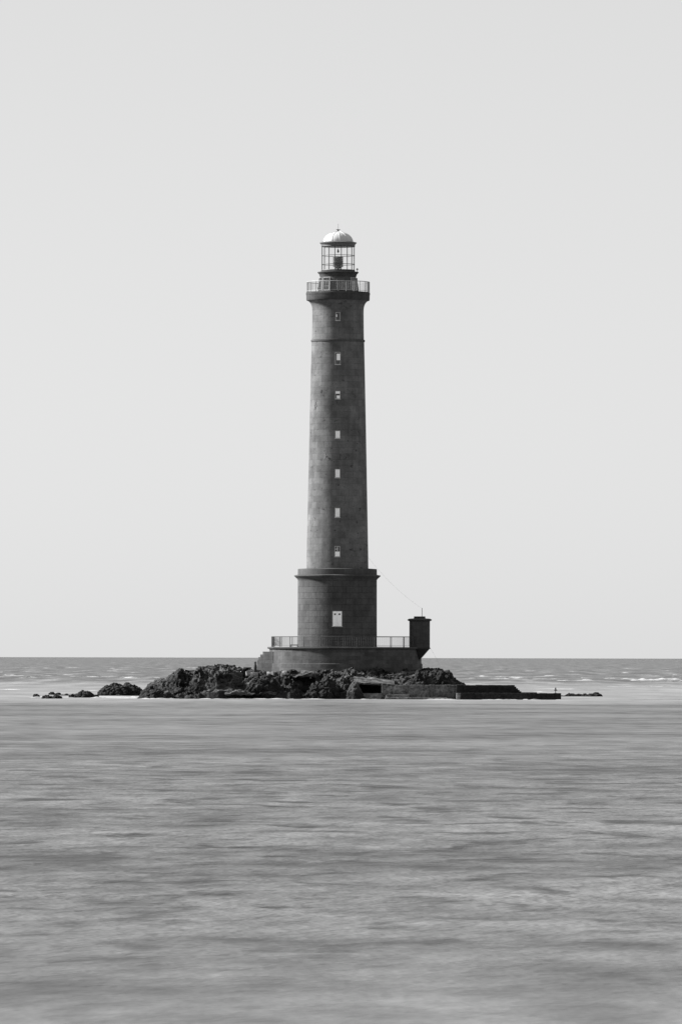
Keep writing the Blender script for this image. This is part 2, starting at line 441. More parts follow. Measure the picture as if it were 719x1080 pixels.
# windows of the shaft: pale stone surround, recessed leaf
def shaft_window(yc, hw, hh, R0, style, parent, name='window', tilt=0.0):
    """yc in px; hw/hh half sizes in metres; R0 wall radius there"""
    z = lz(yc)
    y = -R0
    root = MB()
    fw = .055
    for (x0, x1, z0, z1) in ((-hw - fw, -hw, -hh - fw, hh + fw), (hw, hw + fw, -hh - fw, hh + fw), (-hw, hw, hh, hh + fw), (-hw, hw, -hh - fw, -hh)):
        root.box(x0, x1, y - .05, y + .30, z + z0, z + z1)
    root.box(-hw - .1, hw + .1, y - .10, y + .15, z - hh - fw - .07, z - hh - fw - .002)
    w = root.build(name, M['frame'] if style not in ('dark',) else M['frame'], parent)
    if style == 'white':
        MB().box(-hw, -.006, y - .035, y, z - hh, z + hh, .008).build('shutter', M['shutter'], w)
        MB().box(.006, hw, y - .035, y, z - hh, z + hh, .008).build('shutter', M['shutter'], w)
    elif style == 'dark':      # open window with pale frame
        MB().box(-hw, hw, y - .01, y + .02, z - hh, z + hh).build('pane', M['dark_glass'], w)
        MB().box(-hw, -hw + .10, y - .04, y - .012, z - hh * .2, z + hh * .5).build('sash', M['shutter'], w)
    elif style == 'split':     # white top, dark gap, white bottom
        MB().box(-hw, hw, y - .035, y, z + hh * .35, z + hh).build('sash', M['shutter'], w)
        MB().box(-hw, hw, y - .012, y + .02, z - hh, z + hh * .348).build('pane', M['dark_glass'], w)
        MB().box(-hw * .5, hw, y - .035, y - .014, z - hh, z - hh * .2).build('shutter', M['shutter'], w)
    elif style == 'long':
        MB().box(-hw * .55, hw, y - .035, y, z - hh * .35, z + hh * .8).build('shutter', M['shutter'], w)
        MB().box(-hw, hw, y - .004, y + .02, z - hh, z + hh).build('pane', M['dark_glass'], w)
    elif style == 'half':      # dark upper panes, white lower
        MB().box(-hw, hw, y - .012, y + .02, z - hh * .05, z + hh).build('pane', M['dark_glass'], w)
        MB().box(-hw, hw, y - .04, y, z - hh, z - hh * .052).build('shutter', M['shutter'], w)
        MB().box(-.02, .02, y - .035, y - .014, z - hh * .04, z + hh).box(-hw, -.022, y - .035, y - .014, z + hh * .45, z + hh * .52).build('sash', M['shutter'], w)
    return w
shaft_window(334.8, .20, .40, 27.05 * px, 'dark', LH)
shaft_window(379.0, .24, .62, float(shaft_r(379)), 'long', LH)
shaft_window(417.5, .225, .38, float(shaft_r(417)), 'split', LH)
shaft_window(459.2, .225, .37, float(shaft_r(459)), 'white', LH)
shaft_window(500.0, .225, .42, float(shaft_r(500)), 'white', LH)
shaft_window(541.2, .225, .46, float(shaft_r(541)), 'white', LH)
shaft_window(582.0, .24, .52, float(shaft_r(582)), 'half', LH)
# white door leaf in the base
y = -41.7 * px
zd0, zd1 = lz(660.6), lz(645.2)
dr = MB()
for a in ((-.53, -.465, zd0, zd1 + .06), (.465, .53, zd0, zd1 + .06), (-.465, .465, zd1, zd1 + .06)): dr.box(a[0], a[1], y - .03, y + .2, a[2], a[3])
dr.box(-.58, .58, y - .09, y + .1, zd0 - .08, zd0 - .002)
dr = dr.build('door', M['frame'], LH)
MB().box(-.465, -.005, y - .04, y, zd0, zd1, .01).build('door_leaf', M['shutter'], dr)
MB().box(.005, .465, y - .04, y, zd0, zd1, .01).build('door_leaf', M['shutter'], dr)
for xx in (-.25, .24):
    MB().box(xx - .10, xx + .10, y - .052, y - .042, lz(648.9), lz(647.2)).build('door_light', M['dark_glass'], dr)

# ================================================================== PLATFORM
PR = 80.5 * px
PL = tag(empty('stone_platform', (PXC, 0, 0)), 'low round stone platform with coping and corner turret under the lighthouse', 'platform')
zt = Z(682.3, -8)
m = MB().lathe([(PR + .10, .3), (PR + .08, Z(700.2, -8) - .02), (PR + .05, Z(700, -8)), (PR - .03, Z(699.7, -8)), (PR - .06, Z(684.6, -8))], seg=160)
m.build('platform_wall', M['platform'], PL)
m = MB().lathe([(PR - .06, Z(684.6, -8)), (PR + .1, Z(684.3, -8)), (PR + .16, Z(683.9, -8)), (PR + .16, Z(682.6, -8)), (PR + .1, zt), (PR - 2, zt + .01)], seg=160)
m.build('coping', M['cornice'], PL)
# steps down the left side
steps = [(-84.5, 687.4), (-87.2, 690.4), (-89.2, 693.2), (-90.4, 696.6)]
sa = R(222)                       # the flight leaves the rim and runs away to the left and back
du, dv = Vector((-.77, .64, 0)), Vector((-.64, -.77, 0))
org = Vector((-76.5 * px, -2.35, 0))
mb = MB(); xprev = -.4
for i, (dxp, pyp) in enumerate(steps):
    L = (-76.5 - dxp) * px / .77
    z1_ = Z(pyp, -1)
    corners = [org + du * xprev + dv * .35, org + du * L + dv * .35, org + du * L - dv * 2.6, org + du * xprev - dv * 2.6]
    lo_ = [Vector((c.x, c.y, .6)) for c in corners]; hi_ = [Vector((c.x, c.y, z1_)) for c in corners]
    def uvl(a, b_): w_ = (b_ - a).to_2d().length; return w_
    mb.face([lo_[0], lo_[3], lo_[2], lo_[1]]); mb.face(hi_)
    for a in range(4):
        b_ = (a + 1) % 4
        mb.face([lo_[a], lo_[b_], hi_[b_], hi_[a]], [(L * 0 + c.dot(du), c.z) for c in (lo_[a], lo_[b_], hi_[b_], hi_[a])])
    xprev = L + .002
bmesh.ops.recalc_face_normals(mb.bm, faces=mb.bm.faces[:])
mb.build('steps', M['platform'], PL)
# corner turret
tx, ty = (442 - 364) * px, -2.2
sT = 10.8 * px
T = MB().lathe([(sT, Z(683, -2)), (sT, Z(655, -2))], tx, ty, seg=48).build('turret', M['turret'], PL)
MB().lathe([(.06, Z(695.3, -2)), (3.0 * px, Z(693, -2)), (10.2 * px, Z(684.6, -2)), (11.3 * px, Z(684.0, -2)), (11.5 * px, Z(683.0, -2))], tx, ty, seg=48).build('corbel', M['turret'], T)
MB().lathe([(sT, Z(655, -2)), (12.0 * px, Z(654.6, -2)), (12.9 * px, Z(653.8, -2)), (12.7 * px, Z(653.2, -2)), (11 * px, Z(652.3, -2)), (6.2 * px, Z(652.0, -2))], tx, ty, seg=48).build('turret_cornice', M['turret'], T)
MB().lathe([(6.1 * px, Z(652.1, -2)), (6.0 * px, Z(650.1, -2)), (5.6 * px, Z(649.9, -2))], tx, ty, seg=8).build('turret_cap', M['turret'], T)
MB().tube((tx + .26, ty, Z(650, -2)), (tx + .26, ty, Z(641, -2)), .028).build('aerial', M['iron'], T)
# small slit window and openings in the turret
# railing on the platform: a thing of its own
RL = tag(empty('platform_railing', (PXC, 0, zt)), 'dark iron railing with upright bars running round the edge of the stone platform', 'railing')
rr = 77.6 * px; h = 10.9 * px
tang = math.atan2(ty, tx)                       # bays interrupted by the turret
nb = 24; gap = R(9)
a0 = tang + gap; a1 = tang - gap + 2 * PI
MB().ring(0, 0, rr, h, .032, 120, a0, a1).build('top_rail', M['iron'], RL)
MB().ring(0, 0, rr, .12, .02, 120, a0, a1).build('bottom_rail', M['iron'], RL)
for k in range(nb + 1):
    t = a0 + (a1 - a0) * k / nb
    MB().tube((rr * math.cos(t), rr * math.sin(t), 0), (rr * math.cos(t), rr * math.sin(t), h + .02), .036, 8).build('railing_post', M['iron'], RL)
    if k == nb: break
    mb = MB()
    for i in range(1, 8):
        u = t + (a1 - a0) / nb * i / 8
        mb.tube((rr * math.cos(u), rr * math.sin(u), .12), (rr * math.cos(u), rr * math.sin(u), h), .013, 5)
    mb.build('railing_panel', M['iron'], RL)
# fan of spikes that guards the head of the steps
gx = -77.0 * px
mb = MB()
mb.tube((gx + .05, -1.6, 0), (gx + .05, -1.6, h), .05, 8)
for k in range(9):
    a = R(8 + k * 10)
    L = 1.0
    mb.tube((gx + .05, -1.6, .06), (gx + .05 + L * math.cos(a), -1.6, .06 + L * math.sin(a)), .014, 5)
for q in (.45, .8):
    mb.path([(gx + .05 + q * math.cos(R(8 + j * 8)), -1.6, .06 + q * math.sin(R(8 + j * 8))) for j in range(11)], .012)
g = mb.build('spiked_gate', M['iron'], None, loc=(PXC, 0, zt)); tag(g, 'dark fan-shaped spiked gate at the left end of the platform railing', 'gate')
# low bench on the deck
bx_ = X(310, 0)
mb = MB(); mb.box(-.45, .45, -.2, .2, .16, .24, .01)
for sx in (-.36, .36): mb.box(sx - .05, sx + .05, -.16, .16, 0, .158)
b = mb.build('bench', M['iron'], None, loc=(X(310.2, -6, 681), -5.2, zt + .012)); tag(b, 'low dark bench on the platform deck behind the railing left of the tower', 'bench')

# cables
def cable(pts, r, label, name='cable'):
    c = bpy.data.curves.new(name, 'CURVE')
    mb = MB(); mb.path(pts, r, 5)
    o = mb.build(name, M['cable'], None); tag(o, label, 'cable'); return o
p0 = Vector((TX + 32.4 * px, -.3, Z(588))); p1 = Vector((PXC + tx + .26, ty, Z(641.5, -2)))
pts = []
for i in range(25):
    u = i / 24; p = p0.lerp(p1, u); p.z -= 4 * u * (1 - u) * .45; pts.append(p)
cable(pts, .006, 'thin cable slanting from the tower shaft down to the turret aerial')
p0 = Vector((PXC + tx + 11.4 * px, ty, Z(683.4, -2))); p1 = Vector((X(464.6, -6), -5, Z(702.5, -5)))
cable([p0.lerp(p1, i / 8) for i in range(9)], .008, 'short stay wire slanting from the turret foot down to the rocks')

# ================================================================== ISLET
sil = [(143, 740), (147, 734), (150, 726), (155.6, 719.8), (161, 717.5), (169.5, 713.5), (175, 715), (183.5, 708.6), (190.4, 706), (196, 708), (206, 707.8), (211, 706),
       (222, 704.8), (229, 704.2), (241, 703.6), (247, 705.2), (256, 707.2), (264, 709.2), (269, 709.8), (276, 708.8), (288, 708.8), (300, 709), (320, 709.5), (345, 709), (362, 707.5), (372, 706.5), (380, 704.3),
       (386, 706), (395, 706.8), (405, 707.5), (420, 707.5), (440, 708), (450, 707), (465, 709), (476, 715), (484, 719.5), (492, 724), (499, 742)]
dS = 8.0
sx = np.array([W(p, q, -dS)[0] for p, q in sil]); sz = np.array([W(p, q, -dS)[1] for p, q in sil])
gx0, gx1, gy0, gy1, st = X(140, -8), X(502, -8), -17.5, 15.0, .085
nx = int((gx1 - gx0) / st); ny = int((gy1 - gy0) / st)
xs = np.linspace(gx0, gx1, nx); ys = np.linspace(gy0, gy1, ny)
GX, GY = np.meshgrid(xs, ys)
wx = GX + .5 * (fbm(GX * .8, GY * .8, 3) - .5); wy = GY + .5 * (fbm(GX * .8, GY * .8, 11) - .5)
T_ = np.interp(wx, sx, sz); T_ = T_ * np.interp(wx, [X(150), X(172), X(200)], [.76, .85, 1.0]) - .06
endf = np.clip((GX - X(146)) / 9, 0, 1)                       # islet narrows to the left
front = -14.6 + 1.6 * (fbm(GX * .35, GX * 0 + 2, 21) - .5) * 2 + (1 - endf) * 1.2
back = 12.5 - (1 - endf) * 9 - np.clip((GX - X(455)) / 4, 0, 1) * 9
u = np.clip((wy - front) / (5.2 + 2.4 * (fbm(GX * .22, GX * 0, 33) - .5)), 0, 1)
# shelf low down, then a broken face, then the top
g = np.interp(u, [0, .12, .36, .74, 1], [0, .25, .31, .92, 1])
dback = np.clip((back - wy) / 4.5, 0, 1)
H = T_ * np.minimum(g, dback ** .7)
amp = np.clip(H / 2.4, .08, 1) * np.clip((wy - front + .8), 0, 1)
H = H + amp * (.75 * facets(wx * .42 + wy * .15, wy * .62, 31, 1.3, .8) + .26 * facets(wx * 1.0 + wy * .6 + 5, wy * 1.9, 51, 1.6, .8) + .07 * facets(wx * 2.9, wy * 3.6 + 3, 71, 1.4, .8) + .10 * (fbm(wx * 2, wy * 2, 91, 4, .6) - .5))
# right of the opening the rock lies behind the ramp; hollow for the opening
rx0, rx1 = X(376, -14), X(505, -14)
mask = (GX > rx0) & (GY < -8.9)
H = np.where(mask, np.minimum(H, np.where((GX < X(403, -14)) & (GY < -11.2), .42 + .12 * facets(wx * 2, wy * 2, 5), 1.15 + (GY + 13.5) * .42 + .5 * facets(wx * 1.1, wy * 1.3, 7, 1.4, .5))), H)
mask2 = (GX > X(403, -14)) & (GY < -13.2)
H = np.where(mask2, np.minimum(H, -.4), H)
# right part under the turret: flatten beneath the platform
inside = (GX - PXC) ** 2 + GY ** 2 < (PR - .3) ** 2
H = np.where(inside, np.minimum(H, 2.6), H)
edge = (wy < front - .1) | (H < -.35)
H = np.where(wy < front, -.5 + 0 * H, H); H = np.maximum(H, -.6)
# ragged sideways push so faces overhang a little
PXs = GX + .12 * (fbm(GX * 1.7, (H + GY) * 1.9, 121, 3) - .5) * np.clip(H, 0, 1); PYs = GY + .16 * (fbm(GX * 1.9 + 8, H * 2.3 + GY, 141, 3) - .5) * np.clip(H, 0, 1)
co = np.stack([PXs, PYs, H], -1).reshape(-1, 3)
idx = np.arange(nx * ny).reshape(ny, nx)
q = np.stack([idx[:-1, :-1], idx[:-1, 1:], idx[1:, 1:], idx[1:, :-1]], -1).reshape(-1, 4)
keep = (H.reshape(-1)[q] > -.49).any(1)
q = q[keep]
me = bpy.data.meshes.new('rocky_islet')
used, inv = np.unique(q, return_inverse=True); q = inv.reshape(-1, 4); co = co[used]
me.vertices.add(len(co)); me.vertices.foreach_set('co', co.ravel())
me.loops.add(q.size); me.loops.foreach_set('vertex_index', q.ravel().astype(np.int32))
me.polygons.add(len(q)); me.polygons.foreach_set('loop_start', np.arange(0, q.size, 4, dtype=np.int32)); me.polygons.foreach_set('loop_total', np.full(len(q), 4, dtype=np.int32))
me.update(); me.validate()
# break the whole surface into crags in three dimensions
cs = np.empty(len(me.vertices) * 3, dtype=np.float32); me.vertices.foreach_get('co', cs); cs = cs.reshape(-1, 3)
ns = np.array([v.normal[:] for v in me.vertices])
dd_ = np.zeros(len(cs))
for i, c in enumerate(cs):
    if c[2] < -.45: continue
    P = Vector((float(c[0]), float(c[1]) * 1.1, float(c[2]) * 1.35))
    a = noise.voronoi(P * .85, distance_metric='DISTANCE', exponent=2.5)[0]
    b_ = noise.voronoi(P * 2.6 + Vector((4, 2, 7)), distance_metric='DISTANCE', exponent=2.5)[0]
    mk = min(1.25, max(.25, .75 + 1.6 * noise.noise(P * .33 + Vector((9, 1, 3)))))
    dd_[i] = mk * (-.36 * (a[0] - .35) - (.16 if a[1] - a[0] < .09 else 0) - .20 * (b_[0] - .3) - (.07 if b_[1] - b_[0] < .10 else 0) + .10 * noise.fractal(P * 3.5, .7, 2.1, 3))
cs = cs + ns * dd_[:, None] * np.clip((cs[:, 2:3] + .3) / 1.0, .2, 1)
me.vertices.foreach_set('co', cs.astype(np.float32).ravel()); me.update()
isl = link('rocky_ground', me, M['rock']); isl['kind'] = 'structure'

def terrain_z(x, y):
    i = int(np.clip(np.searchsorted(xs, x), 0, nx - 1)); j = int(np.clip(np.searchsorted(ys, y), 0, ny - 1)); return float(H[j, i])

# separate rocks
def rock(name, pxa, pxb, pytop, pyw, mat, label, seed, prof=None, depth=None, cat='rock', group=None, sub=5):
    """rock standing in the water (waterline at photo row pyw) or on the islet; pxa..pxb wide, top at pytop"""
    d = HC * F / (pyw - PY0) if pyw > 600 else D0 + pyw       # its distance
    y = d - D0
    xa, _ = W(pxa, 730, y); xb, _ = W(pxb, 730, y); zt_ = W((pxa + pxb) / 2, pytop, y)[1]
    hw = (xb - xa) / 2; dep = depth or hw * .8
    bm = bmesh.new(); bmesh.ops.create_icosphere(bm, subdivisions=sub, radius=1)
    sd = Vector((seed * 13.7, seed * 5.1, seed * 2.3))
    for v in bm.verts:
        p = v.co.copy()
        P = Vector((p.x * hw, p.y * dep, p.z * max(zt_, .3)))
        if prof is not None:
            zs = float(np.interp((pxa + pxb) / 2 + P.x * (pxb - pxa) / 2 / hw, [a for a, b_ in prof], [W(a, b_, y)[1] for a, b_ in prof]))
            P.z = P.z / max(zt_, .3)
            P.z = (abs(P.z) ** .75) * (1 if P.z > 0 else -.6) * zs
            sq = 1.0
        q_ = 1.0 if hw > 1.2 else 1.2 / hw
        n1 = noise.fractal(P * .9 * q_ + sd, .8, 2.1, 5)
        c = noise.voronoi(P * 1.1 * q_ + sd, distance_metric='DISTANCE', exponent=2.5)[0]
        c2 = noise.voronoi(P * 3.0 * q_ + sd, distance_metric='DISTANCE', exponent=2.5)[0]
        k = min(1, max(.42, hw / 2))
        out_ = (n1 * .22 - (c[1] - c[0] < .18) * .13 + (c[0] - .4) * -.35 - (c2[0] - .35) * .22) * k
        P = P + p.normalized() * out_
        v.co = P
    for f in bm.faces: f.smooth = False
    me = bpy.data.meshes.new(name); bm.to_mesh(me); bm.free()
    o = link(name, me, mat, None, ((xa + xb) / 2, y, -.1 if prof is None else 0))
    tag(o, label, cat, group); return o
rock('sea_rock', 102, 156, 719, 734.2, M['rock_dark'], 'large low black rock in the foam just left of the islet', 1,
     [(101, 733), (103, 728.5), (105.5, 724.5), (109.7, 721.2), (122, 719), (128, 721.8), (133.4, 720), (145, 722.2), (149, 724), (153, 728), (157, 732)], 4.0, sub=6)
SK = 'small rocks awash off the left end of the islet'
rock('sea_rock', 34.0, 43.8, 730.6, 736.4, M['rock_dark'], 'leftmost small dark rock awash in the sea, standing alone', 2, None, .9, group=SK, sub=4)
rock('sea_rock', 51.0, 59.5, 728.2, 733.4, M['rock_dark'], 'small rock peeping above two flatter rocks left of the islet', 3, None, .7, group=SK, sub=4)
rock('sea_rock', 57.0, 66, 729.4, 733.6, M['rock_dark'], 'thin flat rock just behind the low pair at left', 8, None, .7, group=SK, sub=4)
rock('sea_rock', 43.5, 56.5, 732.0, 737.4, M['rock_dark'], 'left one of the two lowest front rocks at left', 4, None, .8, group=SK, sub=4)
rock('sea_rock', 53.4, 66.3, 731.0, 737.4, M['rock_dark'], 'right one of the two lowest front rocks at left', 5, None, .9, group=SK, sub=4)
rock('sea_rock', 72.5, 81, 730.6, 736.2, M['rock_dark'], 'small pale-footed rock touching the left side of the ribbed low rock', 9, None, .7, group=SK, sub=4)
rock('sea_rock', 63, 76, 731.2, 734.2, M['rock_dark'], 'thin sliver of rock barely above the foam between the skerries and the ribbed rock', 41, None, .8, group=SK, sub=4)
rock('sea_rock', 77, 106.5, 728.4, 736.4, M['rock_dark'], 'long ribbed low rock tapering right, between the skerries and the big black rock', 6,
     [(76, 735), (79.5, 730.6), (85, 729), (88, 728.4), (93, 729), (97, 730.8), (102, 732.6), (107, 735)], 1.2, group=SK, sub=5)
rock('rock_outcrop', 446, 492, 704.5, -9.0, M['rock_dark'], 'black rounded rock outcrop right of the stone platform, above the jetty', 12,
     [(445, 708), (449, 705), (453, 706), (459, 705.2), (464.7, 704.6), (470, 705), (473.7, 706.4), (477, 711.8), (483.5, 717.2), (488, 719.5), (492, 722), (496, 728)], 3.0, sub=6)
rock('rock_outcrop', 434, 447, 703.5, -10.6, M['rock_dark'], 'dark wedge shaped rock leaning against the platform wall below the turret', 14,
     [(432, 722), (435, 712), (438, 706.5), (442, 704.5), (446, 706), (448, 711), (450, 720)], 1.1, sub=5)
rock('rock_outcrop', 180, 208, 706, -8.0, M['rock_dark'], 'dark craggy knoll on the left part of the islet', 15,
     [(178, 722), (182, 712), (187, 708), (190.4, 705.4), (195, 708), (203, 708), (207, 712), (211, 722)], 3.4, sub=6)
rock('sea_rock', 589, 616, 731.6, 733.8, M['rock_dark'], 'long flat reef rock trailing right from the jetty end', 17,
     [(588, 733), (593, 731.8), (600, 731.4), (604, 732), (609, 731), (614, 731.8), (618, 733.4)], 1.5, sub=5)
rock('sea_rock', 612, 634.5, 730, 733.9, M['rock_dark'], 'rightmost low rock, knobbly, off the jetty end', 19,
     [(611, 733), (615, 731), (620, 731.6), (626, 730.8), (630, 730.2), (633, 730.8), (636, 733.4)], 1.5, sub=5)

rock('rock_outcrop', 364, 386, 716.5, -15.4, M['rock'], 'grey rock forming the left cheek of the dark square opening', 22,
     [(362, 737), (365, 728), (369, 721), (374, 717.5), (378, 719), (381, 724), (384, 729), (387, 736)], 1.6, sub=5)
rock('rock_outcrop', 256, 301, 711, -13.2, M['rock_dark'], 'broad black outcrop on the islet face under the left end of the platform', 31,
     [(254, 730), (259, 719), (266, 713), (276, 711.5), (288, 712.5), (296, 716), (302, 727)], 1.7, sub=6)
rock('rock_outcrop', 320, 366, 714.5, -13.8, M['rock_dark'], 'broad black outcrop low on the islet face left of the square opening', 33,
     [(318, 734), (323, 724), (331, 718), (343, 715), (353, 716.5), (361, 721), (368, 732)], 1.6, sub=6)
rock('rock_outcrop', 150, 186, 725.5, -15.0, M['rock'], 'low grey rubble rock at the water edge at the left tip of the islet', 35,
     [(148, 737), (153, 731), (162, 727.5), (170, 726), (178, 727.5), (184, 731), (188, 737)], 1.4, sub=6)
LG = 'pale flat ledges on the islet face'
def ledge(pa, pb, py_, y, lab, sd):
    x0, x1 = X(pa, y), X(pb, y); zt_ = W(pa, py_, y)[1]; bm = bmesh.new()
    nu, nv = max(20, int((x1 - x0) / .12)), 12; top = []; bot = []
    for a in range(nu + 1):
        u = a / nu; x = x0 + (x1 - x0) * u; wd_ = (math.sin(PI * min(1, max(0, u))) ** .4) * (1 + .5 * noise.noise(Vector((x, sd, 0)))) + .02
        t1 = []; t2 = []
        for b_ in range(nv + 1):
            v = b_ / nv * 2 - 1; yy = v * 1.0 * wd_
            nz = noise.fractal(Vector((x * 1.3, yy * 1.3, sd)), .8, 2.1, 5)
            t1.append(bm.verts.new((x, y + yy, zt_ + .20 * nz + .12 * v - .12 + .32 * noise.noise(Vector((x * .5, sd, 7)))))); t2.append(bm.verts.new((x, y + yy * .8, zt_ - .45 + .15 * nz)))
        top.append(t1); bot.append(t2)
    for a in range(nu):
        for b_ in range(nv):
            bm.faces.new((top[a][b_], top[a + 1][b_], top[a + 1][b_ + 1], top[a][b_ + 1])); bm.faces.new((bot[a][b_ + 1], bot[a + 1][b_ + 1], bot[a + 1][b_], bot[a][b_]))
        bm.faces.new((bot[a][0], bot[a + 1][0], top[a + 1][0], top[a][0])); bm.faces.new((top[a][nv], top[a + 1][nv], bot[a + 1][nv], bot[a][nv]))
    for a in (0, nu):
        for b_ in range(nv): bm.faces.new((bot[a][b_], top[a][b_], top[a][b_ + 1], bot[a][b_ + 1]))
    bmesh.ops.recalc_face_normals(bm, faces=bm.faces[:])
    me = bpy.data.meshes.new('rock_ledge'); bm.to_mesh(me); bm.free()
    o = link('rock_ledge', me, M['ledge']); tag(o, lab, 'ledge', LG)
ledge(236, 292, 728.6, -14.3, 'long pale ledge low on the left half of the islet, above the shore rubble', 3.3)
ledge(296, 334, 709.8, -11.0, 'pale ledge just under the platform wall at its middle', 5.1)
ledge(366, 378, 728.5, -15.6, 'short pale ledge beside the left cheek of the square opening', 8.4)
# dark post and flat stone left of the platform
yp = -6.0; xp, zp1 = W(269.2, 697.6, yp); zp0 = W(269.4, 709.2, yp)[1]
mb = MB().lathe([(.16, zp0 - .5), (.19, zp0 + .1), (.19, zp0 + .55), (.16, zp0 + .8), (.11, zp0 + .9), (.12, zp0 + 1.0), (.12, zp1 - .08), (.06, zp1)], seg=14)
o = mb.build('mooring_post', M['interior'], None, loc=(xp, yp, 0)); tag(o, 'short dark mooring post beside the foot of the platform steps', 'post')
yp = -6.4; xp, zp = W(261, 703.8, yp)
mb = MB().box(-.42, .42, -.3, .3, -.14, 0, .03).box(-.2, .1, -.2, .2, -.8, -.142, .02)
o = mb.build('stone_slab', M['wet_wall'], None, loc=(xp, yp, zp)); tag(o, 'dark flat slab on a stub, left of the mooring post', 'slab')
# pale fallen blocks lying along the top ledge
BL = 'pale stone blocks on the ledge below the platform'
blocks = [(263.5, 708.4, .55, .22, -9.4, 'pale block at the far left, just below the mooring post'), (268.5, 710.2, .5, .2, -9.7, 'pale block lying below the dark mooring post, right of another pale block'),
          (286, 709.4, .5, .2, -9.9, 'pale block on the ledge under the left end of the platform'), (300.5, 708.6, .42, .25, -10.1, 'pale block under the lit left part of the platform wall'),
          (322, 708.4, .55, .26, -10.4, 'larger pale block under the middle of the platform'), (327, 711.4, .6, .12, -10.8, 'thin pale slab just below the larger pale block')]
for i, (bx, by, hw, hh, yy, lab) in enumerate(blocks):
    x_, z_ = W(bx, by, yy)
    mb = MB().box(-hw * .8, hw * .8, -.3, .3, -hh * 2, hh * .4, .05)
    o = mb.build('stone_block', M['concrete_pale'], None, loc=(x_, yy, z_)); o.rotation_euler = (R(random.uniform(-6, 6)), R(random.uniform(-12, 12)), R(random.uniform(-25, 25)))
    tag(o, lab, 'block', BL)

# ================================================================== RAMP + OPENING
yF = -15.6
def zW(py, y): return W(430, py, y)[1]
RP = tag(empty('concrete_ramp', (X(440, yF), yF, 0)), 'worn grey concrete landing ramp in front of the rocks, right of a dark opening', 'ramp')
ox = X(440, yF)
mb = MB()
xa, xb = X(402, yF) - ox, X(481, yF) - ox
# wall with slightly uneven coping
n = 14
for i in range(n):
    a = xa + (xb - xa) * i / n; b_ = xa + (xb - xa) * (i + 1) / n - .004
    zt_ = zW(722.4, yF) + random.uniform(-.03, .03)
    mb.box(a, b_, random.uniform(-.04, .03), 3.4, -.6, zt_, .03)
mb.build('ramp_wall', M['concrete'], RP)
mb = MB().box(xa + .5, xa + 3.0, -.8, -.05, -.5, zW(732.5, yF), .05).box(xa + .4, xb - 1, -1.4, -.05, -.6, .22, .06); mb.build('footing', M['concrete'], RP)
# opening: pale framed chamber, open to the front
OP = tag(empty('concrete_chamber', (X(389.5, yF), yF, 0)), 'small concrete chamber with a dark square opening at the left end of the ramp', 'chamber')
ox = X(389.5, yF)
xa, xb = X(377.8, yF) - ox, X(401.2, yF) - ox; z1, z0 = zW(720.6, yF), zW(731.2, yF)
t_ = .16
mb = MB().box(xa - t_, xa, .25, 4.5, z0 - .5, z1).box(xb, xb + .09, -.05, 4.5, z0 - .5, z1).box(xa, xb, 3.8, 4.5, z0 - .5, z1)
mb.build('side_walls', M['rock_dark'], OP)
mb = MB()
ZT = lambda py: zW(py, yF)
# sloping pale roof slab, high at left, falling to the ramp
nu, nv = 40, 34; grid = []
for a in range(nu + 1):
    row = []
    for b_ in range(nv + 1):
        u, v = a / nu, b_ / nv
        x = xa - .5 + (xb + 2.0 - xa) * u; yy = -.05 + 4.8 * v
        zc = (ZT(719.6) * (1 - u) + ZT(721.9) * u) * (1 - v) + (ZT(712.5) * (1 - u) + ZT(717.6) * u) * v
        nz = noise.fractal(Vector((x * 1.1, yy * 1.1, 4)), .8, 2.1, 5)
        row.append((mb.bm.verts.new((x, yy + .12 * nz, zc + .13 * nz * (1.2 - u))), mb.bm.verts.new((x, yy + .10 * nz, zc - .16 - .12 * abs(nz)))))
    grid.append(row)
for a in range(nu):
    for b_ in range(nv):
        q4 = (grid[a][b_], grid[a + 1][b_], grid[a + 1][b_ + 1], grid[a][b_ + 1])
        mb.bm.faces.new([q[0] for q in q4]); mb.bm.faces.new([q[1] for q in q4][::-1])
for a in range(nu):
    mb.bm.faces.new((grid[a][0][1], grid[a + 1][0][1], grid[a + 1][0][0], grid[a][0][0]))
for b_ in range(nv):
    mb.bm.faces.new((grid[0][b_][0], grid[0][b_ + 1][0], grid[0][b_ + 1][1], grid[0][b_][1])); mb.bm.faces.new((grid[nu][b_][1], grid[nu][b_ + 1][1], grid[nu][b_ + 1][0], grid[nu][b_][0]))
mb.build('roof_slab', M['ledge'], OP)
MB().box(xa - .3, xb + .1, -.35, 1.2, z0 - .9, z0, .04).build('sill', M['concrete'], OP)
MB().box(xb + .092, xb + .22, -.12, .4, z0 - .4, z1 - .05, .02).build('jamb', M['concrete_pale'], OP)

# ================================================================== JETTY
yJ = -17.0
def xJ(p): return X(p, yJ) - X(536, yJ)
def zJ(p): return W(536, p, yJ)[1]
J = tag(empty('jetty', (X(536, yJ), yJ, 0)), 'dark low stone jetty with steps at its end, running right from the ramp', 'jetty')
mb = MB(); n = 9
for i in range(n):
    a = xJ(481.2) + (xJ(542.5) - xJ(481.2)) * i / n; b_ = xJ(481.2) + (xJ(542.5) - xJ(481.2)) * (i + 1) / n - .004
    mb.box(a, b_, random.uniform(.3, .38), 3.6, -.6, zJ(722.6) + random.uniform(-.025, .025), .025)
mb.build('upper_wall', M['wet_wall'], J)
mb = MB(); n = 14
for i in range(n):
    a = xJ(485.3) + (xJ(591) - xJ(485.3)) * i / n; b_ = xJ(485.3) + (xJ(591) - xJ(485.3)) * (i + 1) / n - .004
    mb.box(a, b_, random.uniform(-1.4, -1.32), .25, -.6, zJ(731.2) + random.uniform(-.02, .02) + .02, .025)
mb.build('lower_quay', M['wet_wall'], J)
mb = MB(); x1 = xJ(542.5)
